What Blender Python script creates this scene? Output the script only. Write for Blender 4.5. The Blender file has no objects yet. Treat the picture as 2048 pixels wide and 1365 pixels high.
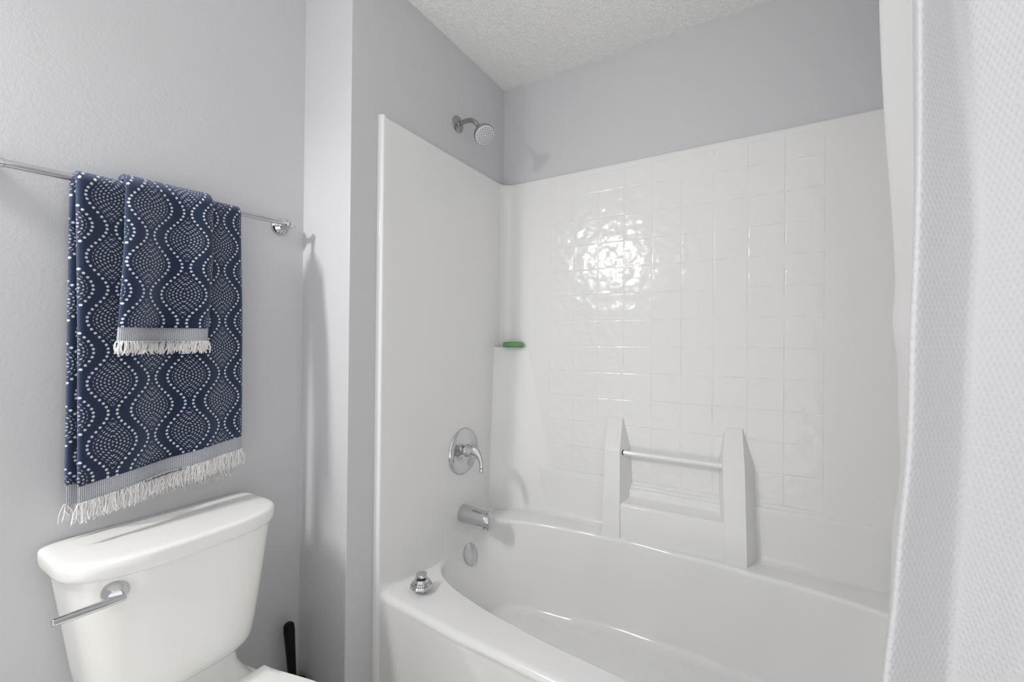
import bpy, math, random
from mathutils import Vector, Matrix
random.seed(7)
PI = math.pi
sc = bpy.context.scene
COL = sc.collection

# ------------------------------------------------------------------ helpers
def clamp(x, a=0.0, b=1.0): return max(a, min(b, x))
def sstep(a, b, x):
    t = clamp((x - a) / (b - a)); return t * t * (3 - 2 * t)
def lerp(a, b, t): return a + (b - a) * t

class MB:
    """collects vertices and faces (world coordinates) for ONE mesh object"""
    def __init__(s): s.v = []; s.f = []; s.m = []; s.uv = {}
    def add(s, p, uv=None):
        s.v.append(tuple(p))
        if uv is not None: s.uv[len(s.v) - 1] = uv
        return len(s.v) - 1
    def face(s, idx, m=0): s.f.append(tuple(idx)); s.m.append(m)
    def ring(s, pts): return [s.add(p) for p in pts]
    def bridge(s, a, b, closed=True, m=0):
        n = len(a)
        for i in range(n if closed else n - 1):
            j = (i + 1) % n
            s.face((a[i], a[j], b[j], b[i]), m)
    def cap(s, r, m=0, rev=False):
        c = Vector((0, 0, 0))
        for i in r: c += Vector(s.v[i])
        c /= len(r); k = s.add(c)
        for i in range(len(r)):
            j = (i + 1) % len(r)
            s.face((r[j], r[i], k) if rev else (r[i], r[j], k), m)
    def loft(s, rings, closed=True, cap0=True, cap1=True, m=0):
        rr = [s.ring(r) for r in rings]
        for a, b in zip(rr, rr[1:]): s.bridge(a, b, closed, m)
        if cap0: s.cap(rr[0], m, rev=True)
        if cap1: s.cap(rr[-1], m)
        return rr
    def grid(s, pts, m=0):
        rr = [s.ring(r) for r in pts]
        for a, b in zip(rr, rr[1:]): s.bridge(a, b, False, m)
        return rr
    def lathe(s, prof, o, axis, n=48, cap0=True, cap1=True, m=0):
        """prof = [(radius, height along axis)]"""
        a = Vector(axis).normalized(); o = Vector(o)
        t = Vector((0, 0, 1)) if abs(a.z) < .9 else Vector((1, 0, 0))
        e1 = a.cross(t).normalized(); e2 = a.cross(e1)
        rings = [[o + a * h + (e1 * math.cos(2 * PI * i / n) + e2 * math.sin(2 * PI * i / n)) * r for i in range(n)] for r, h in prof]
        return s.loft(rings, True, cap0, cap1, m)
    def tube(s, path, rad, n=20, caps=True, m=0):
        path = [Vector(p) for p in path]; rings = []; pe = None
        for i, p in enumerate(path):
            d = (path[min(i + 1, len(path) - 1)] - path[max(i - 1, 0)]).normalized()
            if pe is None:
                t = Vector((0, 0, 1)) if abs(d.z) < .9 else Vector((1, 0, 0))
                e1 = d.cross(t).normalized()
            else: e1 = (pe - d * pe.dot(d)).normalized()
            pe = e1; e2 = d.cross(e1)
            r = rad[i] if isinstance(rad, (list, tuple)) else rad
            rings.append([p + (e1 * math.cos(2 * PI * k / n) + e2 * math.sin(2 * PI * k / n)) * r for k in range(n)])
        return s.loft(rings, True, caps, caps, m)
    def box(s, x0, x1, y0, y1, z0, z1, m=0):
        i = [s.add((x, y, z)) for z in (z0, z1) for y in (y0, y1) for x in (x0, x1)]
        for q in ((0, 2, 3, 1), (4, 5, 7, 6), (0, 1, 5, 4), (2, 6, 7, 3), (0, 4, 6, 2), (1, 3, 7, 5)):
            s.face([i[k] for k in q], m)

def wloc(o):
    p = Vector((0, 0, 0))
    while o is not None: p += o.location; o = o.parent
    return p
def obj(name, mb, mat, parent=None, bevel=None, smooth=True, angle=35, subsurf=0, loc=None, segs=3, label=None, fix=True, blim=30):
    me = bpy.data.meshes.new(name)
    off = wloc(parent) if parent else Vector((0, 0, 0))
    if loc is not None: off = Vector(loc)
    me.from_pydata([tuple(Vector(v) - off) for v in mb.v], [], mb.f)
    for mt in (mat if isinstance(mat, (list, tuple)) else [mat]): me.materials.append(mt)
    me.polygons.foreach_set('material_index', mb.m)
    if mb.uv:
        ul = me.uv_layers.new(name='UVMap')
        for l in me.loops: ul.data[l.index].uv = mb.uv.get(l.vertex_index, (0, 0))
    me.update(); me.validate()
    if fix:
        import bmesh
        bm = bmesh.new(); bm.from_mesh(me); bmesh.ops.recalc_face_normals(bm, faces=bm.faces); bm.to_mesh(me); bm.free()
    if smooth:
        me.polygons.foreach_set('use_smooth', [True] * len(me.polygons))
        me.set_sharp_from_angle(angle=math.radians(angle))
    o = bpy.data.objects.new(name, me); COL.objects.link(o)
    if parent: o.parent = parent
    if loc is not None: o.location = Vector(loc) - (wloc(parent) if parent else Vector((0, 0, 0)))
    if bevel:
        b = o.modifiers.new('Bevel', 'BEVEL'); b.width = bevel; b.segments = segs; b.limit_method = 'ANGLE'; b.angle_limit = math.radians(blim)
        if blim < 30: b.harden_normals = True
    if subsurf:
        u = o.modifiers.new('Subdivision', 'SUBSURF'); u.levels = subsurf; u.render_levels = subsurf
    if label: o['label'] = label
    return o
def thing(name, loc, label, cat, group=None):
    o = bpy.data.objects.new(name, None); COL.objects.link(o); o.location = loc
    o.empty_display_size = .05
    return tag(o, label, cat, group)
def tag(o, label, cat, group=None):
    o['label'] = label; o['category'] = cat
    if group: o['group'] = group
    return o
def struct(name, mb, mat, **k):
    o = obj(name, mb, mat, **k); o['kind'] = 'structure'; return o

# ------------------------------------------------------------------ shader mini language
class X:
    nt = None
    def __init__(s, sock): s.s = sock
    @staticmethod
    def op(o, *a):
        n = X.nt.nodes.new('ShaderNodeMath'); n.operation = o
        for i, q in enumerate(a):
            if isinstance(q, X): X.nt.links.new(q.s, n.inputs[i])
            else: n.inputs[i].default_value = q
        return X(n.outputs[0])
    def __add__(s, o): return X.op('ADD', s, o)
    __radd__ = __add__
    def __sub__(s, o): return X.op('SUBTRACT', s, o)
    def __rsub__(s, o): return X.op('SUBTRACT', o, s)
    def __mul__(s, o): return X.op('MULTIPLY', s, o)
    __rmul__ = __mul__
    def __truediv__(s, o): return X.op('DIVIDE', s, o)
def fl(a): return X.op('FLOOR', a)
def rnd(a): return X.op('FLOOR', a + .5)
def ab(a): return X.op('ABSOLUTE', a)
def cs(a): return X.op('COSINE', a)
def mn(a, b): return X.op('MINIMUM', a, b)
def mx(a, b): return X.op('MAXIMUM', a, b)
def lt(a, b): return X.op('LESS_THAN', a, b)
def gt(a, b): return X.op('GREATER_THAN', a, b)
def hyp(a, b): return X.op('SQRT', a * a + b * b)
def soft(a, b, x):
    n = X.nt.nodes.new('ShaderNodeMapRange'); n.interpolation_type = 'SMOOTHSTEP'
    X.nt.links.new(x.s, n.inputs['Value']); n.inputs['From Min'].default_value = a; n.inputs['From Max'].default_value = b
    return X(n.outputs['Result'])

def mat(name, color=(.8, .8, .8), rough=.5, metal=0., spec=.5, coat=0., coat_rough=.05, sheen=0., trans=0.):
    m = bpy.data.materials.new(name); m.use_nodes = True
    b = m.node_tree.nodes['Principled BSDF']
    b.inputs['Base Color'].default_value = (*color, 1); b.inputs['Roughness'].default_value = rough
    b.inputs['Metallic'].default_value = metal; b.inputs['Specular IOR Level'].default_value = spec
    b.inputs['Coat Weight'].default_value = coat; b.inputs['Coat Roughness'].default_value = coat_rough
    b.inputs['Sheen Weight'].default_value = sheen
    b.inputs['Transmission Weight'].default_value = trans
    return m
def coords(m, kind='Object'):
    n = m.node_tree.nodes.new('ShaderNodeTexCoord'); return n.outputs[kind]
def noise(m, vec, scale, detail=2., rough=.5):
    n = m.node_tree.nodes.new('ShaderNodeTexNoise'); n.inputs['Scale'].default_value = scale
    n.inputs['Detail'].default_value = detail; n.inputs['Roughness'].default_value = rough
    m.node_tree.links.new(vec, n.inputs['Vector']); return X(n.outputs['Fac'])
def bump(m, h, dist, strength=1.):
    n = m.node_tree.nodes.new('ShaderNodeBump'); n.inputs['Distance'].default_value = dist; n.inputs['Strength'].default_value = strength
    m.node_tree.links.new(h.s, n.inputs['Height'])
    m.node_tree.links.new(n.outputs[0], m.node_tree.nodes['Principled BSDF'].inputs['Normal'])
def mixcol(m, fac, a, b):
    n = m.node_tree.nodes.new('ShaderNodeMix'); n.data_type = 'RGBA'
    L = m.node_tree.links
    L.new(fac.s, n.inputs['Factor'])
    for q, k in ((a, 6), (b, 7)):
        if isinstance(q, tuple): n.inputs[k].default_value = (*q, 1)
        else: L.new(q, n.inputs[k])
    return n.outputs[2]
def setcol(m, sock): m.node_tree.links.new(sock, m.node_tree.nodes['Principled BSDF'].inputs['Base Color'])

# ------------------------------------------------------------------ materials
def paint(name, col, rough=.38):
    m = mat(name, col, rough, spec=.45); X.nt = m.node_tree
    c = coords(m)
    bump(m, noise(m, c, 120, 2) + noise(m, c, 320, 2) * .5, .0007, .42)
    return m
M_WALL = paint('gray_satin_paint', (.585, .588, .605))
M_CEIL = mat('popcorn_ceiling_white', (.94, .94, .93), .9); X.nt = M_CEIL.node_tree
_c = coords(M_CEIL)
bump(M_CEIL, soft(.42, .68, noise(M_CEIL, _c, 130, 3, .6)) + noise(M_CEIL, _c, 260, 2) * .4, .004, .6)
M_FLOOR = mat('light_beige_vinyl_floor', (.16, .12, .09), .45); X.nt = M_FLOOR.node_tree
_n = noise(M_FLOOR, coords(M_FLOOR), 6, 4); setcol(M_FLOOR, mixcol(M_FLOOR, _n, (.52, .48, .43), (.64, .60, .55)))
GEL = (.775, .775, .772)
M_GEL = mat('white_gelcoat', GEL, .14, spec=.5)
X.nt = M_GEL.node_tree; bump(M_GEL, noise(M_GEL, coords(M_GEL), 7, 1), .0007, .3)
M_TILE = mat('white_gelcoat_moulded_tile', GEL, .17, spec=.5); X.nt = M_TILE.node_tree
_c = coords(M_TILE)
_s = M_TILE.node_tree.nodes.new('ShaderNodeSeparateXYZ'); M_TILE.node_tree.links.new(_c, _s.inputs[0])
px_, pz_ = X(_s.outputs[0]), X(_s.outputs[2])
TPX, TPZ, TX0, TZ0 = .1092, .1057, .2553, 1.2284
def groove(p, o, pitch):
    q = (p - o) / pitch
    return soft(.0005, .0042, ab(q - rnd(q)) * pitch)
g_ = mn(groove(px_, TX0, TPX), groove(pz_, TZ0, TPZ))
inx = soft(TX0 - .004, TX0 + .002, px_) * (1 - soft(TX0 + 9 * TPX - .002, TX0 + 9 * TPX + .004, px_))
inz = soft(TZ0 - 5 * TPZ - .004, TZ0 - 5 * TPZ + .002, pz_) * (1 - soft(TZ0 + 7 * TPZ - .03, TZ0 + 7 * TPZ - .025, pz_))
ins = inx * inz
wob = noise(M_TILE, _c, 30, .8, .4)
h_ = 1 - ins * (1 - g_)
bump(M_TILE, ins * g_ * .0009 + ins * g_ * (wob - .5) * .0038 + noise(M_TILE, _c, 9, 1) * .0005, 1.0, .75)
M_PORC = mat('white_porcelain', (.83, .83, .81), .09, spec=.55, coat=.3)
M_SEAT = mat('white_plastic_seat', (.84, .84, .82), .16)
M_CHROME = mat('polished_chrome', (.63, .63, .65), .06, metal=1.)
M_SATIN = mat('brushed_nickel', (.40, .40, .39), .22, metal=1.)
M_NOZ = mat('gray_spray_face', (.62, .62, .65), .35)
M_DARK = mat('dark_rubber', (.03, .03, .035), .5)
M_BLACK = mat('black_plastic', (.002, .002, .002), .4, spec=.2)
M_ACR = mat('frosted_acrylic_bar', (.82, .82, .82), .12, coat=.4)
M_SOAP = mat('green_soap', (.11, .27, .10), .4); X.nt = M_SOAP.node_tree
setcol(M_SOAP, mixcol(M_SOAP, noise(M_SOAP, coords(M_SOAP), 60, 3), (.09, .24, .085), (.15, .33, .13)))

# towels: ogee lattice of white dots on navy terry
def towel_mat(name):
    m = mat(name, (.03, .05, .11), .95, spec=.1, sheen=.6); X.nt = m.node_tree
    m.node_tree.nodes['Principled BSDF'].inputs['Sheen Tint'].default_value = (.60, .70, .95, 1)
    m.node_tree.nodes['Principled BSDF'].inputs['Sheen Roughness'].default_value = .45
    uvn = coords(m, 'UV'); s = m.node_tree.nodes.new('ShaderNodeSeparateXYZ'); m.node_tree.links.new(uvn, s.inputs[0])
    n1 = noise(m, uvn, 420, 2) - .5; n2 = noise(m, uvn, 430, 2) - .5
    u = X(s.outputs[0]) + n1 * .0012; v = X(s.outputs[1]) + n2 * .0012
    cp, P, A, d = .074, .134, .0175, .0122
    uc = u / cp; kb = fl(uc); xb = (uc - kb - .5) * cp
    sg = 1 - 2 * (kb - 2 * fl(kb / 2))
    p = .0084
    vq = rnd(v / p) * p
    midq = sg * (A * cs(vq * (2 * PI / P))); mid = sg * (A * cs(v * (2 * PI / P)))
    dv = v - vq
    D = mn(hyp(xb - midq - d, dv), hyp(xb - midq + d, dv))
    dots = 1 - soft(.0020, .0032, D)
    off = ab(xb - mid)
    inside = gt(off, d + .0092)
    pr, pl = .0066, .0076
    a = off - .0015
    row = rnd(a / pr); da = a - row * pr
    l2 = v + (row - 2 * fl(row / 2)) * (pl * .5)
    dl = l2 - rnd(l2 / pl) * pl
    st = (1 - soft(.0011, .0023, hyp(da, dl * .85))) * inside
    w = mx(dots, st * .62)
    nz = noise(m, uvn, 900, 2)
    base = mixcol(m, soft(.3, .75, nz), (.006, .011, .027), (.027, .045, .096))
    setcol(m, mixcol(m, w, base, (.72, .73, .76)))
    bump(m, noise(m, uvn, 700, 3, .7) + w * .5, .0022, .9)
    return m
M_TOWEL = towel_mat('navy_ogee_terry')
M_BAND = mat('gray_woven_band', (.4, .42, .47), .9, spec=.2); X.nt = M_BAND.node_tree
_uv = coords(M_BAND, 'UV'); _s = M_BAND.node_tree.nodes.new('ShaderNodeSeparateXYZ'); M_BAND.node_tree.links.new(_uv, _s.inputs[0])
_u, _v = X(_s.outputs[0]), X(_s.outputs[1])
_w = cs(_u * (2 * PI / .0034)) * .5 + cs(_v * (2 * PI / .0030) + rnd(_u / .0034) * PI) * .5
_w = soft(-.45, .5, _w + (noise(M_BAND, _uv, 500, 2) - .5) * .6)
setcol(M_BAND, mixcol(M_BAND, _w, (.20, .22, .28), (.66, .66, .67))); bump(M_BAND, _w, .0008, .8)
M_FRINGE = mat('off_white_fringe', (.74, .73, .73), .9, spec=.2)

# curtains
def cloth(name, col, pitch, h, tr=.25, rough=.85):
    m = mat(name, col, rough, spec=.2); X.nt = m.node_tree
    b = m.node_tree.nodes['Principled BSDF']
    if pitch:
        uvn = coords(m, 'UV'); s = m.node_tree.nodes.new('ShaderNodeSeparateXYZ'); m.node_tree.links.new(uvn, s.inputs[0])
        u, v = X(s.outputs[0]), X(s.outputs[1])
        q = v / pitch; r = rnd(q); u2 = u / pitch + (r - 2 * fl(r / 2)) * .5
        D = hyp(u2 - rnd(u2), q - r)
        bump(m, (1 - soft(.08, .5, D)) + noise(m, uvn, 900, 2) * .25, h, .8)
    t = m.node_tree.nodes.new('ShaderNodeBsdfTranslucent'); t.inputs[0].default_value = (*col, 1)
    mx_ = m.node_tree.nodes.new('ShaderNodeMixShader'); mx_.inputs[0].default_value = tr
    L = m.node_tree.links; L.new(b.outputs[0], mx_.inputs[1]); L.new(t.outputs[0], mx_.inputs[2])
    L.new(mx_.outputs[0], m.node_tree.nodes['Material Output'].inputs[0])
    return m
M_CURT = cloth('white_waffle_fabric', (.74, .74, .76), .0094, .0009, .08)
M_LINER = cloth('white_vinyl_liner', (.93, .93, .93), None, 0, .30, .35)

# ------------------------------------------------------------------ setting
ZC, XW, YW, XR, YF = 2.428, -.2288, -.8665, 1.52, -3.0
YO, YR, YC = -2.55, -1.2, -2.55                           # left open behind the camera (YO) and on its right (YR) for world fill
b = MB(); b.box(XW - .1, XR + .1, YO, .1, -.1, 0); struct('floor', b, M_FLOOR, smooth=False)
b = MB(); b.box(XW - .1, XR + .1, max(YO, YC), .1, ZC, ZC + .1); struct('ceiling', b, M_CEIL, smooth=False)
b = MB(); b.box(XW - .1, XW, YO, YW, 0, ZC); struct('wall_left', b, M_WALL, smooth=False)
b = MB(); b.box(XW - .1, 0, YW, .1, 0, ZC); struct('wall_plumbing', b, M_WALL, bevel=.0025)
b = MB(); b.box(0, XR + .1, 0, .1, 0, ZC); struct('wall_back', b, M_WALL, smooth=False)
b = MB(); b.box(XR, XR + .1, max(YO, YR), 0, 0, ZC); struct('wall_right', b, M_WALL, smooth=False)

# ------------------------------------------------------------------ tub and shower unit
tub = thing('bathtub', (.76, -.4, 0), 'white one-piece alcove bathtub with tall moulded surround, along the back wall', 'bathtub')
CX, CY = .76, -.38
OPEN = [(.046, -.32), (.050, -.42), (.072, -.500), (.115, -.548), (.185, -.586), (.321, -.626), (.484, -.653), (.658, -.671), (.806, -.683), (1.0, -.688),
        (1.2, -.675), (1.35, -.63), (1.435, -.54), (1.465, -.42), (1.465, -.30), (1.43, -.228), (1.3725, -.184), (1.22, -.152), (1.03, -.133), (.8, -.122),
        (.5586, -.122), (.387, -.140), (.240, -.166), (.137, -.197), (.084, -.233), (.055, -.27)]
FLOOR = [(.150, -.32), (.165, -.45), (.22, -.53), (.36, -.565), (.6, -.585), (.9, -.59), (1.1, -.575), (1.25, -.5), (1.30, -.36), (1.27, -.24), (1.14, -.170),
         (.93, -.143), (.717, -.143), (.449, -.167), (.240, -.206), (.180, -.245)]
def polar(pts):
    q = sorted((math.atan2(y - CY, x - CX), math.hypot(x - CX, y - CY)) for x, y in pts)
    q = [(a - 2 * PI, r) for a, r in q[-3:]] + q + [(a + 2 * PI, r) for a, r in q[:3]]
    def f(a):
        for i in range(1, len(q) - 2):
            if q[i][0] <= a <= q[i + 1][0]:
                (x0, y0), (x1, y1), (x2, y2), (x3, y3) = q[i - 1:i + 3]
                t = (a - x1) / (x2 - x1); h = x2 - x1
                m1 = (y2 - y0) / (x2 - x0) * h; m2 = (y3 - y1) / (x3 - x1) * h
                return (2 * t ** 3 - 3 * t * t + 1) * y1 + (t ** 3 - 2 * t * t + t) * m1 + (-2 * t ** 3 + 3 * t * t) * y2 + (t ** 3 - t * t) * m2
    return f
fo, ff = polar(OPEN), polar(FLOOR)
def zd(y): return .430 + .076 * sstep(-.50, -.15, y)
def yfront(x):
    x = min(x, 1.52 - x) if x > .76 else x
    return lerp(-.749, -.7785, clamp((x - .0) / .355)) if x < .355 else lerp(-.7785, -.790, sstep(.355, .76, x))
X0, X1, YB = .003, 1.517, -.004
RF = .020                                    # rounding of the outer front edge
def outer(a):
    dx, dy = math.cos(a), math.sin(a); best = 9
    if dx > 1e-9: best = min(best, (X1 - CX) / dx)
    if dx < -1e-9: best = min(best, (X0 - CX) / dx)
    if dy > 1e-9: best = min(best, (YB - CY) / dy)
    if dy < -1e-9:
        t = (yfront(.5) - CY) / dy
        for _ in range(12): t = (yfront(clamp(CX + t * dx, X0, X1)) + RF - CY) / dy
        best = min(best, t)
    return best
N = 220
ang = [-PI + 2 * PI * (i + .5) / N for i in range(N)]
cor = [math.atan2(yfront(X0) + RF - CY, X0 - CX), math.atan2(yfront(X1) + RF - CY, X1 - CX), math.atan2(YB - CY, X0 - CX), math.atan2(YB - CY, X1 - CX)]
ang = sorted(ang + cor)
mb = MB()
def polring(fn): return [fn(a) for a in ang]
def P3(a, r, z): return (CX + r * math.cos(a), CY + r * math.sin(a), z)
rings = []
rings.append([P3(a, outer(a), zd(CY + outer(a) * math.sin(a))) for a in ang])
RO = .017
def rim(off, dz):
    out = []
    for a in ang:
        r = min(fo(a) + off, outer(a) - .0005 * (off > 0))
        y = CY + fo(a) * math.sin(a); out.append(P3(a, r, zd(y) - dz))
    return out
rings.append(rim(RO, 0))
for k in range(1, 7):
    t = k / 6 * PI / 2; rings.append(rim(RO * (1 - math.sin(t)) , RO * (1 - math.cos(t))))
ZF = .169; RB = .045
for k in range(1, 13):                         # basin walls
    t = k / 12
    out = []
    for a in ang:
        y = CY + fo(a) * math.sin(a); z0 = zd(y) - RO; z1 = ZF + RB * .75
        r = lerp(fo(a), ff(a), t ** 1.25 * .55 + t * .45)
        out.append(P3(a, r, lerp(z0, z1, t)))
    rings.append(out)
for k in range(1, 8):                          # fillet into the floor
    t = k / 7 * PI / 2
    rings.append([P3(a, ff(a) - RB * 1.1 * (1 - math.cos(t)), ZF + RB * .75 * (1 - math.sin(t))) for a in ang])
rings.append([P3(a, (ff(a) - RB * 1.1) * .5, ZF - .004) for a in ang])
rr = mb.loft(rings, True, False, True)
# apron below the front edge
front = [i for i, a in enumerate(ang) if abs(rings[0][i][1] - (yfront(rings[0][i][0]) + RF)) < .0006]
front.sort(key=lambda i: rings[0][i][0])
def yapron(x, z):
    if x > .76: x = 1.52 - x
    xc = .3552 + (.4276 - z) * .72
    y1 = yfront(min(x, .355)) if x < .355 else yfront(x)
    lin = lerp(-.749, -.7785, clamp(x / xc))
    flat = lerp(-.7785, -.790, sstep(xc, xc + .4, x))
    y = lin if x < xc else flat
    ridge = .0022 * math.exp(-((x - xc) / .007) ** 2) * sstep(.428, .40, z)
    rec = .003 * sstep(xc, xc + .012, x) * sstep(.425, .395, z)
    return y - ridge + rec
prev = [rr[0][i] for i in front]
for k in range(1, 7):
    t = k / 6 * PI / 2
    cur = [mb.add((rings[0][i][0], yfront(rings[0][i][0]) + RF * (1 - math.sin(t)), zd(-.7) - RF * (1 - math.cos(t)))) for i in front]
    mb.bridge(prev, cur, False); prev = cur
for z in [.405, .40, .395, .39, .38, .37, .36, .34, .32, .30, .28, .26, .24, .22, .2, .16, .12, .08, .04, 0]:
    cur = [mb.add((rings[0][i][0], yapron(rings[0][i][0], z), z)) for i in front]
    mb.bridge(prev, cur, False); prev = cur
obj('basin', mb, M_GEL, tub, angle=50)

# moulded wall panels
ZS = 1.970; SX, SY, RC = .020, .020, .045
def panel_col(pt, nrm, kind, zs):
    """one vertical column of the surround: pt on the panel plane, nrm into the alcove"""
    col = []
    for z in zs:
        o = 0.
        if kind in ('back',):
            x = pt[0]; w = sstep(.08, .14, x) * sstep(1.44, 1.38, x)
            o += .011 * sstep(.693, .683, z) * w
            h = z - .506
            if h < .02: o += (.02 - math.sqrt(max(0, .02 ** 2 - (.02 - max(h, 0)) ** 2))) * w
        if kind == 'end':
            h = z - zd(pt[1]); R = .045
            w = sstep(-.76, -.735, pt[1])
            if h < R: o += .6 * (R - math.sqrt(max(0, R * R - (R - max(h, 0)) ** 2))) * w
        t = z - (ZS - .012)
        if t > 0: o -= .012 - math.sqrt(max(0, .012 ** 2 - t * t))
        col.append((pt[0] + nrm[0] * o, pt[1] + nrm[1] * o, z))
    col.append((pt[0] - nrm[0] * .0195, pt[1] - nrm[1] * .0195, ZS))
    return col
zs = [0, .2, .4] + [.43 + .004 * i for i in range(24)] + [.53, .56, .6, .64, .67] + [.676 + .002 * i for i in range(11)] + [.72, .8, 1.0, 1.2, 1.5, 1.8, 1.93, 1.95, ZS - .012] + [ZS - .012 + .012 * math.sin(k / 6 * PI / 2) for k in range(1, 7)]
zs = sorted(set(round(z, 5) for z in zs))
def endcols():
    c = []
    for k in range(0, 9):                     # rounded front nose
        t = k / 8 * PI / 2
        c.append(((.0005 + (SX - .0005) * math.sin(t), -.763 + .012 * (1 - math.cos(t))), (0, 0)))
    ys = [-.74, -.72, -.70, -.66, -.6, -.55, -.5, -.45, -.4, -.35, -.3, -.25, -.2, -.15, -.12, -.10, -.08, -(SY + RC)]
    for y in ys: c.append(((SX, y), (1, 0)))
    return c
e = MB(); ec = endcols()
cols = []
for p, n in ec:
    q = panel_col(p, n, 'end', zs)
    if n == (0, 0): q[-1] = (min(p[0], .0005), p[1], ZS)
    cols.append(q)
e.grid(cols); obj('end_panel', e, M_GEL, tub, angle=50)
e = MB(); e.grid([[(1.52 - x, y, z) for x, y, z in c] for c in cols]); obj('end_panel', e, M_GEL, tub, angle=50)
bk = []
for k in range(0, 11):
    t = k / 10 * PI / 2
    bk.append(((SX + RC * (1 - math.cos(t)), -SY - RC * (1 - math.sin(t))), (math.cos(t), -math.sin(t))))
for x in [.08, .1, .12, .14] + [.16 + .04 * i for i in range(31)] + [1.38, 1.4, 1.42, 1.44]: bk.append(((x, -SY), (0, -1)))
for k in range(0, 11):
    t = PI / 2 - k / 10 * PI / 2
    bk.append(((1.52 - SX - RC * (1 - math.cos(t)), -SY - RC * (1 - math.sin(t))), (-math.cos(t), -math.sin(t))))
e = MB(); e.grid([panel_col(p, n, 'back', zs) for p, n in bk]); obj('back_panel', e, M_TILE, tub, angle=50, loc=(0, 0, 0))

# corner shelf column
e = MB(); rows = []
for i in range(15):
    t = i / 14; z = lerp(.49, 1.2166, t)
    s_ = 1 - t
    A = Vector((.012, -.111 - .030 * s_ ** 1.2)); B_ = Vector((.2155 + .112 * s_ ** .95, -.012 - .012 * s_))
    d = (B_ - A); nrm = Vector((d.y, -d.x)).normalized()
    row = []
    for k in range(17):
        q = k / 16; p = A + d * q - nrm * (.026 * math.sin(PI * q) ** .8)
        row.append((p.x, p.y, z))
    rows.append(row)
top = rows[-1]
for off, dz in ((.002, .003), (.006, .0045)):
    rows.append([(lerp(x, .03, off / .06), lerp(y, -.03, off / .06), z + dz) for x, y, z in top])
rows.append([(lerp(x, .03, .95), lerp(y, -.03, .95), z + .003) for x, y, z in top])
e.grid(rows); obj('corner_shelf', e, M_GEL, tub, angle=40)

# grab-bar posts, ledge and bar
def post(b0, b1, k0, k1, t0, t1):
    """front edges at the base, at the break and at the top; the sides splay towards the wall"""
    e = MB(); st = []
    for z, y, x0, x1 in ((.49, -.111, b0, b1), (.52, -.108, b0, b1), (.828, -.086, k0, k1), (.944, -.026, t0, t1)):
        d = .034 * (-.012 - y) / .09
        st.append([(x0 - d * .8, -.010, z), (x0, y, z), (x1, y, z), (x1 + d, -.010, z)])
    st.append([(t0, -.010, .9445), (t0 + .001, -.022, .9465), (t1 - .001, -.022, .9465), (t1, -.010, .9445)])
    rr = [e.ring(r) for r in st]
    for a_, b_ in zip(rr, rr[1:]): e.bridge(a_, b_, True)
    e.face(list(reversed(rr[0]))); e.face(rr[-1])
    return obj('grab_post', e, M_GEL, tub, bevel=.006, segs=4, angle=10, blim=11)
post(.530, .600, .533, .592, .523, .584); post(.961, .1 + .926, .950, 1.0165, .951, 1.005)
e = MB()
prof = [(-.010, .49), (-.104, .49), (-.101, .52), (-.095, .624), (-.088, .632), (-.050, .640), (-.041, .648), (-.037, .672), (-.034, .675), (-.010, .675)]
r0 = e.ring([(.575, y, z) for y, z in prof]); r1 = e.ring([(.985, y, z) for y, z in prof]); e.bridge(r0, r1); e.cap(r0); e.cap(r1)
obj('soap_ledge', e, M_GEL, tub, bevel=.004)
e = MB()
e.lathe([(.0095, 0), (.0095, .385)], (.582, -.064, .8185), (1, 0, 0), 8)
o = obj('grab_bar', e, M_ACR, tub, bevel=.0012, label='smooth translucent white bar'); o_bar = o
e = MB(); e.lathe([(.0105, -.012), (.0105, .0025), (.0090, .003)], (.5985, -.064, .8185), (1, 0, 0), 24)
obj('bar_socket', e, M_DARK, o_bar, label='dark ring where the bar meets the post')

# chrome overflow plate on the drain end of the basin
def wall_x(z, y=-.322):
    a = math.atan2(y - CY, -1); a0 = math.atan2(y - CY, .06 - CX); t = clamp((zd(y) - RO - z) / (zd(y) - RO - (ZF + RB * .75)))
    return CX - lerp(fo(a0), ff(a0), t ** 1.25 * .55 + t * .45)
oz_ = .394
ov = Vector((wall_x(oz_) + .0005, -.322, oz_)); oax = Vector((1, 0, -(wall_x(oz_ + .03) - wall_x(oz_ - .03)) / .06)).normalized()
e = MB(); e.lathe([(.042, -.012), (.042, .003), (.041, .006), (.036, .0085), (.02, .0105), (.001, .011)], ov, oax, 48)
o = obj('overflow_plate', e, M_CHROME, tub, label='round chrome overflow plate')
e = MB(); e.lathe([(.006, 0), (.006, .004), (.004, .005)], ov + oax * .0095 + Vector((0, -.005, -.02)), oax, 16); obj('screw', e, M_SATIN, o)
# textured floor patch
e = MB(); e.box(.25, 1.10, -.49, -.227, ZF - .006, ZF + .0010)
M_SLIP = mat('textured_gelcoat', GEL, .35); X.nt = M_SLIP.node_tree
bump(M_SLIP, noise(M_SLIP, coords(M_SLIP), 220, 2), .002, .8)
obj('non_slip_patch', e, M_SLIP, tub, bevel=.0008)

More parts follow.
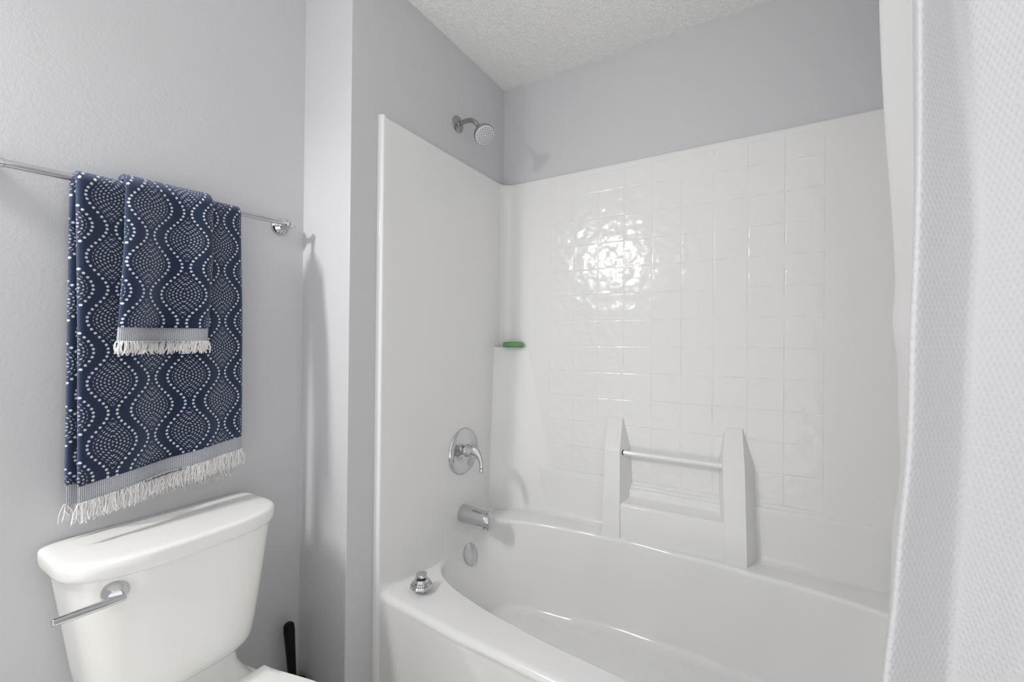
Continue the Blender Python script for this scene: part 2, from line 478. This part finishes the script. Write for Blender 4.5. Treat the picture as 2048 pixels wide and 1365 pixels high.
# ------------------------------------------------------------------ shower head
sh = thing('wall_shower', (0, -.352, 2.117), 'brushed metal shower head on a bent arm, high on the plumbing wall', 'shower head')
e = MB(); e.lathe([(.033, 0), (.033, .003), (.030, .006), (.020, .009), (.012, .011), (.011, .013)], (0, -.352, 2.117), (1, 0, 0), 48); obj('wall_flange', e, M_SATIN, sh)
HC = Vector((.140, -.362, 2.037)); HN = Vector((.60, -.28, -.75)).normalized()
pth = [Vector((0.002, -.352, 2.117)), Vector((.03, -.353, 2.119)), Vector((.055, -.353, 2.119)), Vector((.073, -.354, 2.115)), Vector((.088, -.355, 2.106)), HC - HN * .055]
e = MB(); e.tube(pth, [.0095] * 6, 20); obj('arm', e, M_SATIN, sh, angle=60, subsurf=1)
e = MB(); e.lathe([(.0135, 0), (.0145, .003), (.0145, .012), (.0125, .014)], HC - HN * .062, HN, 12); obj('swivel_nut', e, M_SATIN, sh, angle=25)
e = MB(); e.lathe([(.0125, -.052), (.017, -.046), (.0185, -.036), (.026, -.026), (.0365, -.016), (.0405, -.010), (.0415, -.002), (.0405, .0015), (.0375, .002)], HC, HN, 48)
hd = obj('head', e, M_SATIN, sh, angle=50)
e = MB(); e.lathe([(.0375, 0), (.0375, .0024), (.034, .0038), (.001, .0042)], HC, HN, 48, m=0)
tt = HN.cross(Vector((0, 0, 1))).normalized(); t2 = HN.cross(tt)
for rad, cnt in ((.0075, 7), (.0155, 14), (.0235, 20), (.031, 24)):
    for i in range(cnt):
        a = 2 * PI * i / cnt
        e.lathe([(.0016, 0), (.0016, .0010), (.0007, .0013)], HC + HN * .0040 + (tt * math.cos(a) + t2 * math.sin(a)) * rad, HN, 8, m=1)
o = obj('spray_face', e, [M_NOZ, M_DARK], hd, label='pale round spray face with rings of dark nozzles')

# ------------------------------------------------------------------ shower valve
vv = Vector((SX, -.320, .7985))
va = thing('shower_valve', vv, 'round chrome shower valve with curved lever, on the surround above the spout', 'shower valve')
e = MB(); e.lathe([(.0935, -.002), (.0935, .004), (.090, .009), (.083, .0115), (.070, .0120), (.052, .0150), (.034, .020), (.028, .0215)], vv, (1, 0, 0), 72); obj('escutcheon', e, M_CHROME, va, angle=50)
e = MB(); e.lathe([(.027, .019), (.026, .024), (.0235, .030), (.0235, .050), (.0225, .053)], vv + Vector((0, 0, .005)), (1, 0, 0), 48); obj('hub', e, M_CHROME, va, angle=50)
lv = MB()
hb = vv + Vector((.050, 0, .006))
path = [hb + Vector(p) for p in ((-.006, 0, .006), (.006, 0, .006), (.018, -.001, .003), (.030, -.003, -.006), (.040, -.006, -.018), (.047, -.010, -.032), (.051, -.013, -.046), (.052, -.015, -.058))]
lv.tube(path, [.024, .0245, .0225, .0175, .0125, .0098, .0088, .0086], 28)
lo = obj('lever', lv, M_CHROME, va, angle=60, subsurf=1)
e = MB(); tip = path[-1]; ax = (path[-1] - path[-2]).normalized()
e.lathe([(.0078, 0), (.0100, .002), (.0100, .013), (.0085, .0155), (.004, .017)], tip, ax, 24); obj('lever_tip', e, M_CHROME, lo, angle=50)

# ------------------------------------------------------------------ tub spout
sp = Vector((SX, -.318, .548))
st_ = thing('tub_spout', sp, 'chrome tub spout with diverter knob, below the shower valve', 'spout')
e = MB(); rings = []
for x, r, dz, sq in ((0, .0345, 0, 1), (.004, .0355, 0, 1), (.03, .0345, -.0005, 1), (.06, .0325, -.001, 1), (.09, .0305, -.002, 1.02), (.115, .0290, -.003, 1.05), (.132, .0275, -.006, 1.12), (.140, .024, -.008, 1.2), (.143, .017, -.010, 1.2)):
    rings.append([sp + Vector((x, r * math.cos(a), dz + r * math.sin(a) * (sq if math.sin(a) < 0 else 1))) for a in [2 * PI * i / 40 for i in range(40)]])
e.loft(rings); so = obj('spout_body', e, M_CHROME, st_, angle=50)
e = MB(); e.lathe([(.017, 0), (.0175, -.008), (.015, -.0085)], sp + Vector((.118, 0, -.030)), (0, 0, 1), 28); obj('outlet', e, M_CHROME, so)
e = MB(); e.lathe([(.0035, 0), (.0035, .010), (.0075, .011), (.0085, .014), (.0075, .017), (.003, .018)], sp + Vector((.122, 0, .022)), (0, 0, 1), 20); obj('diverter_knob', e, M_CHROME, st_)

# ------------------------------------------------------------------ drain strainer on the deck
ds = Vector((.124, -.672, .4305))
dt = thing('drain_strainer', ds, 'small perforated chrome drain strainer standing on the front corner of the tub deck', 'strainer')
e = MB(); n = 64
prof = [(.0150, 0), (.0185, .001), (.0205, .006), (.0285, .013), (.0325, .0175), (.0325, .0190), (.0310, .0205), (.0285, .0240), (.0265, .0268), (.0248, .0292), (.0228, .0320), (.0195, .0365), (.0180, .0385)]
rg = e.loft([[ds + Vector((1.12 * r * math.cos(2 * PI * i / n), 1.12 * r * math.sin(2 * PI * i / n), 1.12 * h)) for i in range(n)] for r, h in prof])
k = 0
for r_ in range(len(prof) - 1):
    for i in range(n):
        if r_ in (7, 9) and i % 2 == 0 and (i // 2 + (0 if r_ == 7 else 3)) % 8 != 0: e.m[k] = 1
        if r_ in (2,) and i % 16 < 8: e.m[k] = 1
        k += 1
obj('basket', e, [M_CHROME, M_DARK], dt, angle=50)
e = MB(); e.lathe([(.014, 0), (.014, .006), (.012, .007)], ds + Vector((0, 0, .042)), (0, 0, 1), 28); obj('rubber_stem', e, M_DARK, dt)
e = MB(); e.lathe([(.0145, 0), (.0180, .002), (.0182, .0085), (.0170, .0105), (.001, .0108)], ds + Vector((0, 0, .0480)), (0, 0, 1), 36); obj('knob', e, M_CHROME, dt, angle=50)

# ------------------------------------------------------------------ green soap on the corner shelf
so_c = Vector((.0935, -.0545, 1.2213)); ra = math.radians(28)
e = MB(); rings = []
for z, s in ((0, .86), (.003, .95), (.008, 1), (.013, 1), (.018, .95), (.0215, .84), (.0225, .6)):
    ring = []
    for i in range(48):
        a = 2 * PI * i / 48; c_, s__ = math.cos(a), math.sin(a)
        lx = .047 * s * math.copysign(abs(c_) ** .62, c_); ly = .024 * s * math.copysign(abs(s__) ** .7, s__)
        ring.append(so_c + Vector((lx * math.cos(ra) - ly * math.sin(ra), lx * math.sin(ra) + ly * math.cos(ra), z)))
    rings.append(ring)
e.loft(rings)
tag(obj('soap_bar', e, M_SOAP, None, loc=so_c, angle=60), 'green bar of soap lying on the corner shelf of the surround', 'soap')

# ------------------------------------------------------------------ towel bar
XB = XW + .052
def zbar(y): return lerp(1.576, 1.598, (y + 1.535) / .605)
tb = thing('towel_bar', (XW, -1.23, zbar(-1.23)), 'thin chrome towel bar on the gray wall above the toilet', 'towel bar')
e = MB(); e.tube([(XB, y, zbar(y)) for y in (-1.555, -1.3, -1.1, -.928)], .0078, 24); br = obj('bar', e, M_CHROME, tb, bevel=.001)
e = MB(); e.tube([(XB, y, zbar(y)) for y in (-1.60, -1.5285)], .0092, 24); obj('end_sleeve', e, M_CHROME, br, bevel=.001)
for y in (-1.560, -.948):
    e = MB(); z = zbar(y) - .004
    e.lathe([(.0275, 0), (.0275, .003), (.0255, .008), (.021, .014), (.014, .019), (.0095, .022), (.0085, .030), (.0085, .060)], (XW, y, z), (1, 0, 0), 40)
    e.lathe([(.0105, -.0115), (.0125, -.009), (.0125, .008), (.0105, .0105)], (XB, y, z + .002), (0, 1, 0), 32)
    obj('wall_post', e, M_CHROME, tb, angle=50)

# ------------------------------------------------------------------ towels
def towel_path(off, zf, zb):
    """(x, z, nx, nz, s): centre line, back hem -> over bar -> front hem (z relative to the bar height 0)"""
    pts = []
    R0 = .0185 + off
    n = 46
    for i in range(n):
        t = i / n; z = lerp(zb, -.012, t); x = XB - lerp(R0 + .004, R0, t); pts.append((x, z))
    for i in range(17):
        a = PI - i / 16 * PI; pts.append((XB + R0 * math.cos(a), -.010 + (R0 + .0) * math.sin(a)))
    n = 70
    for i in range(1, n + 1):
        t = i / n; z = lerp(-.012, zf, t); x = XB + R0 + .012 * sstep(0, .5, t) ; pts.append((x, z))
    return pts
def towel(t_par, off, th, y0, y1, zf, zb, slope, skew, wave, band, seed, thb, uo=0, vo=0):
    pts = towel_path(off, zf, zb)
    S = [0]
    for p, q in zip(pts, pts[1:]): S.append(S[-1] + math.hypot(q[0] - p[0], q[1] - p[1]))
    topi = 46 + 8
    zt = zbar((y0 + y1) / 2)
    def station(i, half):
        x, z = pts[i]; q = pts[min(i + 1, len(pts) - 1)]; p = pts[max(i - 1, 0)]
        d = Vector((q[0] - p[0], q[1] - p[1])).normalized(); nx, nz = -d.y, d.x
        if i <= 46: pass
        fr = clamp((i - topi) / (len(pts) - 1 - topi)); 
        ring = []; NY = 64
        def pt(q, sgn, hh):
            yy = lerp(y0, y1, q) + skew * fr ** 1.3
            # outward normal is away from the bar
            ox = hh * nx * sgn; oz = hh * nz * sgn
            wv = wave(q, fr) if i > topi else wave(q, 0) * .3
            zz = z + slope * (q - .5) * fr
            P = Vector((x + ox + wv * fr ** .6, yy, zbar(yy) + zz + oz))
            return P, (lerp(y0, y1, q) + uo, S[i] - slope * (q - .5) * fr + vo)
        for k in range(NY + 1):
            q = k / NY; e_ = min(q, 1 - q) * (y1 - y0)
            hh = half * (math.sqrt(clamp(1 - (1 - clamp(e_ / half)) ** 2)) if e_ < half else 1)
            ring.append(pt(q, 1, hh))
        for k in range(NY - 1, 0, -1):
            q = k / NY; e_ = min(q, 1 - q) * (y1 - y0)
            hh = half * (math.sqrt(clamp(1 - (1 - clamp(e_ / half)) ** 2)) if e_ < half else 1)
            ring.append(pt(q, -1, hh))
        return ring
    total = S[-1]
    def build(i0, i1, half, name, m, c0, c1):
        e = MB(); rr = []
        for i in range(i0, i1 + 1):
            hf = half
            if name == 'terry_cloth' and i1 - i < 2: hf = half * .75
            rr.append([e.add(p, uv) for p, uv in station(i, hf)])
        for a_, b_ in zip(rr, rr[1:]): e.bridge(a_, b_, True)
        if c0: e.cap(rr[0])
        if c1: e.cap(rr[-1])
        return obj(name, e, m, t_par, angle=75)
    ib = max(i for i in range(len(S)) if S[i] < total - band)
    ib0 = min(i for i in range(len(S)) if S[i] > band)
    build(ib0, ib, th, 'terry_cloth', M_TOWEL, True, True)
    build(ib, len(S) - 1, thb, 'woven_band', M_BAND, True, True)
    build(0, ib0, thb, 'woven_band', M_BAND, True, True)
    def fringe(i_end, length, direction, dens):
        e = MB(); rnd_ = random.Random(seed + i_end)
        ring = station(i_end, thb); NY = 64
        cnt = int((y1 - y0) / dens)
        for c in range(cnt * 2):
            q = clamp((c + rnd_.random()) / (cnt * 2)); k = int(q * NY)
            base = Vector(ring[min(k, NY)][0]); base.y = lerp(ring[0][0].y, ring[NY][0].y, q)
            base.x += rnd_.uniform(-.004, .0035); base.z += .004
            L = length * rnd_.uniform(.72, 1.12); sway = rnd_.gauss(0, .16) - .12; out = rnd_.gauss(0, .10) + .06
            cv = rnd_.gauss(0, .14)
            pth = []
            for s in range(6):
                t = s / 5
                pth.append(base + Vector((out * L * t * t, (sway * t + cv * math.sin(t * PI)) * L * .8, -L * t)))
            e.tube(pth, [.0011, .0012, .0012, .0012, .0011, .0008], 5)
        o = obj('fringe', e, M_FRINGE, t_par, angle=70, fix=False); o['kind'] = 'stuff'
    return fringe, len(S) - 1
ty = -1.27
bt = thing('bath_towel', (XB, -1.267, zbar(-1.267)), 'large navy bath towel with white dotted pattern and fringe, folded over the towel bar', 'towel')
def wave_b(q, f): return .0075 * math.sin(q * 9.5 + .4) + .0045 * math.sin(q * 17 + 2 + f) - .002 + .012 * f * (1 - q) ** 3
fr, last = towel(bt, 0, .0078, -1.432, -1.098, -.669, -.700, .036, .0035, wave_b, .037, 11, .0030, .3 - .034, -.06 + .024)
fr(last, .041, 1, .0016); fr(0, .036, 1, .0022)
ht = thing('hand_towel', (XB, -1.265, zbar(-1.265)), 'small navy hand towel with dotted ogee pattern, draped over the front of the larger towel', 'towel')
def wave_h(q, f): return .0085 * math.sin(q * 8.6 + .3) + .004 * f + wave_b(.25 + q * .5, f) * .7 + .002
fr, last = towel(ht, .0165, .0068, -1.354, -1.176, -.354, -.30, -.004, -.021, wave_h, .030, 23, .0028, .3 - .029, -.027)
fr(last, .029, 1, .0015); fr(0, .028, 1, .003)

# ------------------------------------------------------------------ toilet
TY = -1.260
tl = thing('toilet', (.1, TY, 0), 'white two-piece toilet with chrome flush lever, below the towels', 'toilet')
def dshape(xb, xf, w, z, nf=3.0, nb=9.0, xc=-.12, n=96, yc=TY):
    out = []
    for i in range(n):
        a = 2 * PI * i / n; c_, s_ = math.cos(a), math.sin(a); ex = nf if c_ > 0 else nb
        X_ = math.copysign(abs(c_) ** (2 / ex), c_); Y_ = math.copysign(abs(s_) ** (2 / ex), s_)
        x = xc + X_ * ((xf - xc) if c_ > 0 else (xc - xb)); out.append((x, yc + Y_ * w, z))
    return out
e = MB()
tz = [(.468, .120, -.205, -.055), (.470, .135, -.212, -.036), (.476, .146, -.215, -.022), (.486, .153, -.216, -.014), (.50, .157, -.216, -.010), (.54, .164, -.216, -.006), (.60, .173, -.216, -.003), (.66, .182, -.216, .0), (.72, .191, -.216, .0), (.766, .198, -.216, .0)]
e.loft([dshape(xb, xf, w, z, 3.4) for z, w, xb, xf in tz]); tank = obj('tank', e, M_PORC, tl, angle=60)
e = MB()
lz = [(.765, .202, .004), (.766, .208, .008), (.769, .2105, .0105), (.775, .2122, .012), (.788, .2132, .013), (.7955, .2130, .0128), (.7990, .2118, .0115), (.8015, .2095, .009), (.8030, .2060, .0055), (.8038, .200, .0), (.8045, .185, -.015), (.8055, .12, -.06)]
e.loft([dshape(-.2225 + (0 if z < .80 else min(.214 - w, .03)), xf - .003, w, z, 3.0) for z, w, xf in lz]); obj('tank_lid', e, M_PORC, tl, angle=60)
# flush lever
fl_c = Vector((.0, -1.403, .737)); fx = Vector((.94, -.25, 0)).normalized()
fl_c = Vector((-.016, -1.4005, .738))
e = MB(); e.lathe([(.0225, -.004), (.0225, .002), (.0215, .004), (.0150, .020), (.0125, .026), (.010, .027)], fl_c, fx, 40); fe = obj('flush_lever', e, M_CHROME, tl, angle=40)
a0 = fl_c + fx * .026 + Vector((0, .010, -.006))
e = MB(); e.tube([a0 + Vector((0, .004, 0)), a0 + Vector((.001, -.03, .000)), a0 + Vector((.003, -.065, .002)), a0 + Vector((.004, -.100, .0035))], [.0078, .0080, .0078, .0070], 24); obj('lever_arm', e, M_CHROME, fe, bevel=.0015)
# bowl and pedestal
def egg(x0, x1, w0, w, z, n=72, yc=TY, xm=.24):
    """plan outline: flat-ish back at x0 (half width w0), widest w at xm, rounded front at x1"""
    out = []
    half = n // 2
    for i in range(half + 1):
        t = i / half
        if t < .5:
            q = t / .5; x = lerp(x0, xm, q); wy = lerp(w0, w, sstep(0, 1, q) * .6 + math.sin(q * PI / 2) * .4)
        else:
            q = (t - .5) / .5; x = xm + (x1 - xm) * math.sin(q * PI / 2); wy = w * math.cos(q * PI / 2) ** .9
        out.append((x, wy))
    pts = [(x, yc + y, z) for x, y in out] + [(x, yc - y, z) for x, y in reversed(out[:-1])]
    return pts
e = MB()
e.loft([egg(-.12, .34, .105, .11, 0), egg(-.12, .33, .10, .105, .02), egg(-.13, .33, .095, .10, .12), egg(-.16, .37, .10, .125, .22), egg(-.18, .44, .118, .165, .31), egg(-.20, .485, .128, .180, .365), egg(-.205, .49, .132, .184, .385), egg(-.205, .485, .130, .180, .392)])
obj('bowl', e, M_PORC, tl, angle=60)
e = MB()     # neck that carries the tank
def rrect(x0, x1, w, z, n=48): return dshape(x0, x1, w, z, 5, 5, xc=(x0 + x1) / 2, n=n)
e.loft([rrect(-.205, .02, .150, .37), rrect(-.205, .015, .148, .385), rrect(-.205, -.005, .138, .40), rrect(-.205, -.022, .126, .42), rrect(-.205, -.032, .118, .44), rrect(-.205, -.036, .114, .47)]); obj('tank_support', e, M_PORC, tl, angle=60)
e = MB(); e.loft([egg(.06, .49, .150, .183, .393), egg(.056, .495, .154, .187, .398), egg(.056, .495, .154, .187, .412), egg(.060, .49, .150, .183, .4165)]); obj('seat', e, M_SEAT, tl, angle=50)
e = MB(); e.loft([egg(.030, .488, .132, .172, .4175), egg(.024, .492, .137, .176, .421), egg(.024, .492, .137, .176, .433), egg(.027, .489, .134, .173, .4385), egg(.04, .475, .122, .160, .4405), egg(.14, .36, .05, .08, .442)]); obj('seat_lid', e, M_SEAT, tl, angle=50)
for s_ in (-1, 1):
    e = MB(); e.lathe([(.010, 0), (.012, .002), (.012, .042), (.010, .044)], (.030, TY + s_ * .075 - .022, .408), (0, 1, 0), 20); obj('hinge', e, M_SEAT, tl)

# ------------------------------------------------------------------ black brush handle behind the toilet
tbz = thing('toilet_brush', (-.172, -.921, 0), 'slim black upright handle standing in the wall corner behind the toilet', 'toilet brush')
e = MB(); e.lathe([(.047, 0), (.050, .004), (.048, .10), (.044, .17), (.042, .172), (.030, .172)], (-.172, -.921, 0), (0, 0, 1), 36); obj('holder', e, M_BLACK, tbz)
e = MB(); e.tube([(-.172, -.921, .15), (-.1735, -.923, .21), (-.176, -.928, .29), (-.178, -.9315, .345), (-.1785, -.9325, .362), (-.1786, -.9327, .3675)], [.0105, .0120, .0142, .0162, .0150, .0105], 28); obj('handle', e, M_BLACK, tbz, angle=60)

# ------------------------------------------------------------------ shower curtain, liner, rod
def spline(ctrl, t):
    """piecewise cubic through (t, value) pairs"""
    if t <= ctrl[0][0]: return ctrl[0][1]
    for i in range(len(ctrl) - 1):
        (t0, v0), (t1, v1) = ctrl[i], ctrl[i + 1]
        if t <= t1:
            p = ctrl[i - 1] if i > 0 else ctrl[i]; n_ = ctrl[i + 2] if i + 2 < len(ctrl) else ctrl[i + 1]
            m0 = (v1 - p[1]) / (t1 - p[0]) if t1 != p[0] else 0; m1 = (n_[1] - v0) / (n_[0] - t0) if n_[0] != t0 else 0
            h = t1 - t0; s = (t - t0) / h
            return (2 * s ** 3 - 3 * s * s + 1) * v0 + (s ** 3 - 2 * s * s + s) * m0 * h + (-2 * s ** 3 + 3 * s * s) * v1 + (s ** 3 - s * s) * m1 * h
    return ctrl[-1][1]
crest = [(.10, 1.215), (.72, 1.256), (.833, 1.2657), (.926, 1.2712), (1.08, 1.2823), (1.27, 1.2862), (1.384, 1.2898), (1.5355, 1.2922), (1.764, 1.2915), (2.39, 1.288)]
valley = [(.10, 1.312), (.707, 1.3393), (1.076, 1.3555), (1.30, 1.363), (1.436, 1.3686), (1.789, 1.3479), (2.39, 1.338)]
strip = [(.10, .010), (.75, .018), (.95, .034), (1.08, .030), (1.27, .022), (1.45, .034), (1.65, .052), (2.39, .058)]
def curt_path(z):
    xc, xv, ws = spline(crest, z), spline(valley, z), spline(strip, z)
    return [(xc + .004, -.86 + ws + .008), (xc - .0045, -.86 + ws * .55), (xc - .0045, -.858), (xc + .004, -.856), (lerp(xc, xv, .45), -.827), (xv - .012, -.800), (xv, -.794), (xv + .010, -.800), (xv + .032, -.838), (xv + .052, -.872), (xv + .066, -.878), (xv + .080, -.868), (xv + .098, -.830), (xv + .112, -.812), (xv + .124, -.826), (xv + .136, -.862), (xv + .150, -.868)]
def resample(pts, n):
    # Catmull-Rom through pts
    out = []
    for k in range(n):
        u = k / (n - 1) * (len(pts) - 1); i = min(int(u), len(pts) - 2); t = u - i
        p = [Vector(pts[max(min(j, len(pts) - 1), 0)]) for j in (i - 1, i, i + 1, i + 2)]
        out.append(.5 * ((2 * p[1]) + (p[2] - p[0]) * t + (2 * p[0] - 5 * p[1] + 4 * p[2] - p[3]) * t * t + (3 * p[1] - p[0] - 3 * p[2] + p[3]) * t ** 3))
    return out
def sheet(path_fn, z0, z1, nz, nx):
    e = MB(); rows = []
    for i in range(nz):
        z = lerp(z0, z1, i / (nz - 1)); pl = resample(path_fn(z), nx); s = 0; row = []
        for k, p in enumerate(pl):
            if k: s += (p - pl[k - 1]).length
            row.append(e.add((min(p.x, 1.514), p.y, z), (s, z)))
        rows.append(row)
    for a_, b_ in zip(rows, rows[1:]): e.bridge(a_, b_, False)
    return e
e = sheet(curt_path, .10, 2.372, 110, 110)
cu = obj('shower_curtain', e, M_CURT, None, loc=(1.40, -.84, .10), angle=180, fix=False)
s_ = cu.modifiers.new('Solidify', 'SOLIDIFY'); s_.thickness = .0018; s_.offset = 0
tag(cu, 'white waffle-weave shower curtain gathered in folds at the right side', 'curtain')
liner = [(.38, 1.262), (.62, 1.2723), (.757, 1.2831), (.9035, 1.2882), (1.005, 1.2976), (1.14, 1.295), (1.27, 1.2926), (1.36, 1.2905), (1.47, 1.2855), (1.694, 1.2726), (1.8825, 1.2662), (2.39, 1.262)]
def liner_path(z):
    xl = spline(liner, z); xc = spline(crest, z); ws = spline(strip, z); yb = -.86 + ws + .006
    f = .006 * math.exp(-((z - 1.28) / .05) ** 2)
    xe = xc + .016 + .006 * sstep(1.6, .8, z)
    yb = max(yb, -.80) if z > .55 else lerp(-.735, max(yb, -.80), sstep(.44, .55, z))
    return [(xe, yb), (lerp(xe, xl, .35) - .002, lerp(yb, -.70, .38)), (lerp(xe, xl, .7) - .001 - f, lerp(yb, -.70, .72)), (xl - f, -.700), (xl + .004, -.692), (xl + .020, -.690), (xl + .045, -.712), (xl + .07, -.70), (xl + .10, -.672), (xl + .13, -.705), (xl + .16, -.715), (xl + .19, -.69)]
e = sheet(liner_path, .40, 2.372, 110, 60)
li = obj('curtain_liner', e, M_LINER, None, loc=(1.38, -.72, .40), angle=180, fix=False)
s_ = li.modifiers.new('Solidify', 'SOLIDIFY'); s_.thickness = .0008; s_.offset = 0
tag(li, 'smooth white vinyl liner hanging inside the tub beside the waffle-weave curtain', 'curtain liner')
rd = thing('curtain_rod', (.76, -.80, 2.388), 'chrome shower curtain rod mounted just under the ceiling', 'curtain rod')
e = MB(); e.tube([(.004, -.80, 2.388), (.5, -.80, 2.388), (1.516, -.80, 2.388)], .0125, 24); obj('rod', e, M_CHROME, rd)
for x, d in ((0, 1), (1.52, -1)):
    e = MB(); e.lathe([(.030, 0), (.030, .005), (.022, .010), (.014, .014)], (x, -.80, 2.388), (d, 0, 0), 32); obj('end_flange', e, M_CHROME, rd)

# ------------------------------------------------------------------ vanity light (left of the frame, on the towel wall)
LZ, LX = 2.03, -.165
vl = thing('vanity_light', (XW, -2.21, LZ), 'chrome vanity light bar with three opal globes under added shades on the left wall', 'lamp')
e = MB(); e.box(XW, XW + .022, -2.45, -1.97, LZ - .04, LZ + .08); obj('backplate', e, M_CHROME, vl, bevel=.004)
M_GLOBE = bpy.data.materials.new('lit_opal_glass'); M_GLOBE.use_nodes = True
nt = M_GLOBE.node_tree; nt.nodes.clear()
em = nt.nodes.new('ShaderNodeEmission'); em.inputs[0].default_value = (1, .985, .972, 1); em.inputs[1].default_value = 62
ou = nt.nodes.new('ShaderNodeOutputMaterial'); nt.links.new(em.outputs[0], ou.inputs[0])
M_SHADE = cloth('frosted_added_shade', (.85, .85, .84), None, 0, .5, .3)
for y in (-2.05, -2.21, -2.37):
    e = MB(); n_ = 16
    e.lathe([(.045 * math.sin(PI * k / n_), -.045 * math.cos(PI * k / n_)) for k in range(1, n_)], (LX, y, LZ), (0, 0, 1), 32); obj('globe', e, M_GLOBE, vl, angle=80)
    e = MB(); prof = [(.020, .062), (.045, .056), (.058, .036), (.066, .004)]
    e.lathe(prof + [(r - .003, h - .001) for r, h in reversed(prof)], (LX, y, LZ), (0, 0, 1), 36, False, False); obj('added_shade', e, M_SHADE, vl, angle=60)  # unseen shade, added to hold back the globe's upward light
    e = MB(); e.tube([(XW + .02, y, LZ + .062), (LX, y, LZ + .062)], .010, 16); obj('lamp_arm', e, M_CHROME, vl)
    e = MB(); e.lathe([(.018, 0), (.014, .012)], (XW + .020, y, LZ), (1, 0, 0), 24); obj('lamp_holder', e, M_CHROME, vl)

em.inputs[1].default_value = 285

# ------------------------------------------------------------------ world, camera, view
w = bpy.data.worlds.new('World'); sc.world = w; w.use_nodes = True
WN, WL = w.node_tree.nodes, w.node_tree.links      # added white fill through the open sides, brighter below to lift the ceiling
tc = WN.new('ShaderNodeTexCoord'); sx = WN.new('ShaderNodeSeparateXYZ'); WL.new(tc.outputs['Generated'], sx.inputs[0])
mr = WN.new('ShaderNodeMapRange'); mr.interpolation_type = 'SMOOTHSTEP'; WL.new(sx.outputs[2], mr.inputs['Value'])
mr.inputs['From Min'].default_value = -.25; mr.inputs['From Max'].default_value = .15
mr.inputs['To Min'].default_value = 1.6; mr.inputs['To Max'].default_value = .96
WL.new(mr.outputs['Result'], WN['Background'].inputs[1]); WN['Background'].inputs[0].default_value = (1, 1, 1, 1)
f, yaw, pitch, roll = 878.8112, .5409, .0056, .0094
fw = Vector((-math.sin(yaw), math.cos(yaw), 0)); rt = Vector((math.cos(yaw), math.sin(yaw), 0)); up = Vector((0, 0, 1))
f2 = fw * math.cos(pitch) + up * math.sin(pitch); u2 = up * math.cos(pitch) - fw * math.sin(pitch)
r3 = rt * math.cos(roll) + u2 * math.sin(roll); u3 = u2 * math.cos(roll) - rt * math.sin(roll)
cam = bpy.data.cameras.new('Camera'); co = bpy.data.objects.new('Camera', cam); COL.objects.link(co)
cam.sensor_fit = 'HORIZONTAL'; cam.sensor_width = 36; cam.lens = f * 36 / 2048; cam.clip_start = .02
M3 = Matrix((r3, u3, -f2)).transposed()
co.matrix_world = Matrix.Translation((1.1035, -1.7473, 1.2365)) @ M3.to_4x4()
sc.camera = co
sc.view_settings.view_transform = 'Standard'; sc.view_settings.look = 'None'
sc.view_settings.exposure = -0.12; sc.view_settings.gamma = 1.0; sc.view_settings.use_curve_mapping = False
sc.cycles.max_bounces = 16; sc.cycles.diffuse_bounces = 10; sc.cycles.glossy_bounces = 6
sc.cycles.use_denoising = True
sc.cycles.sample_clamp_indirect = 8
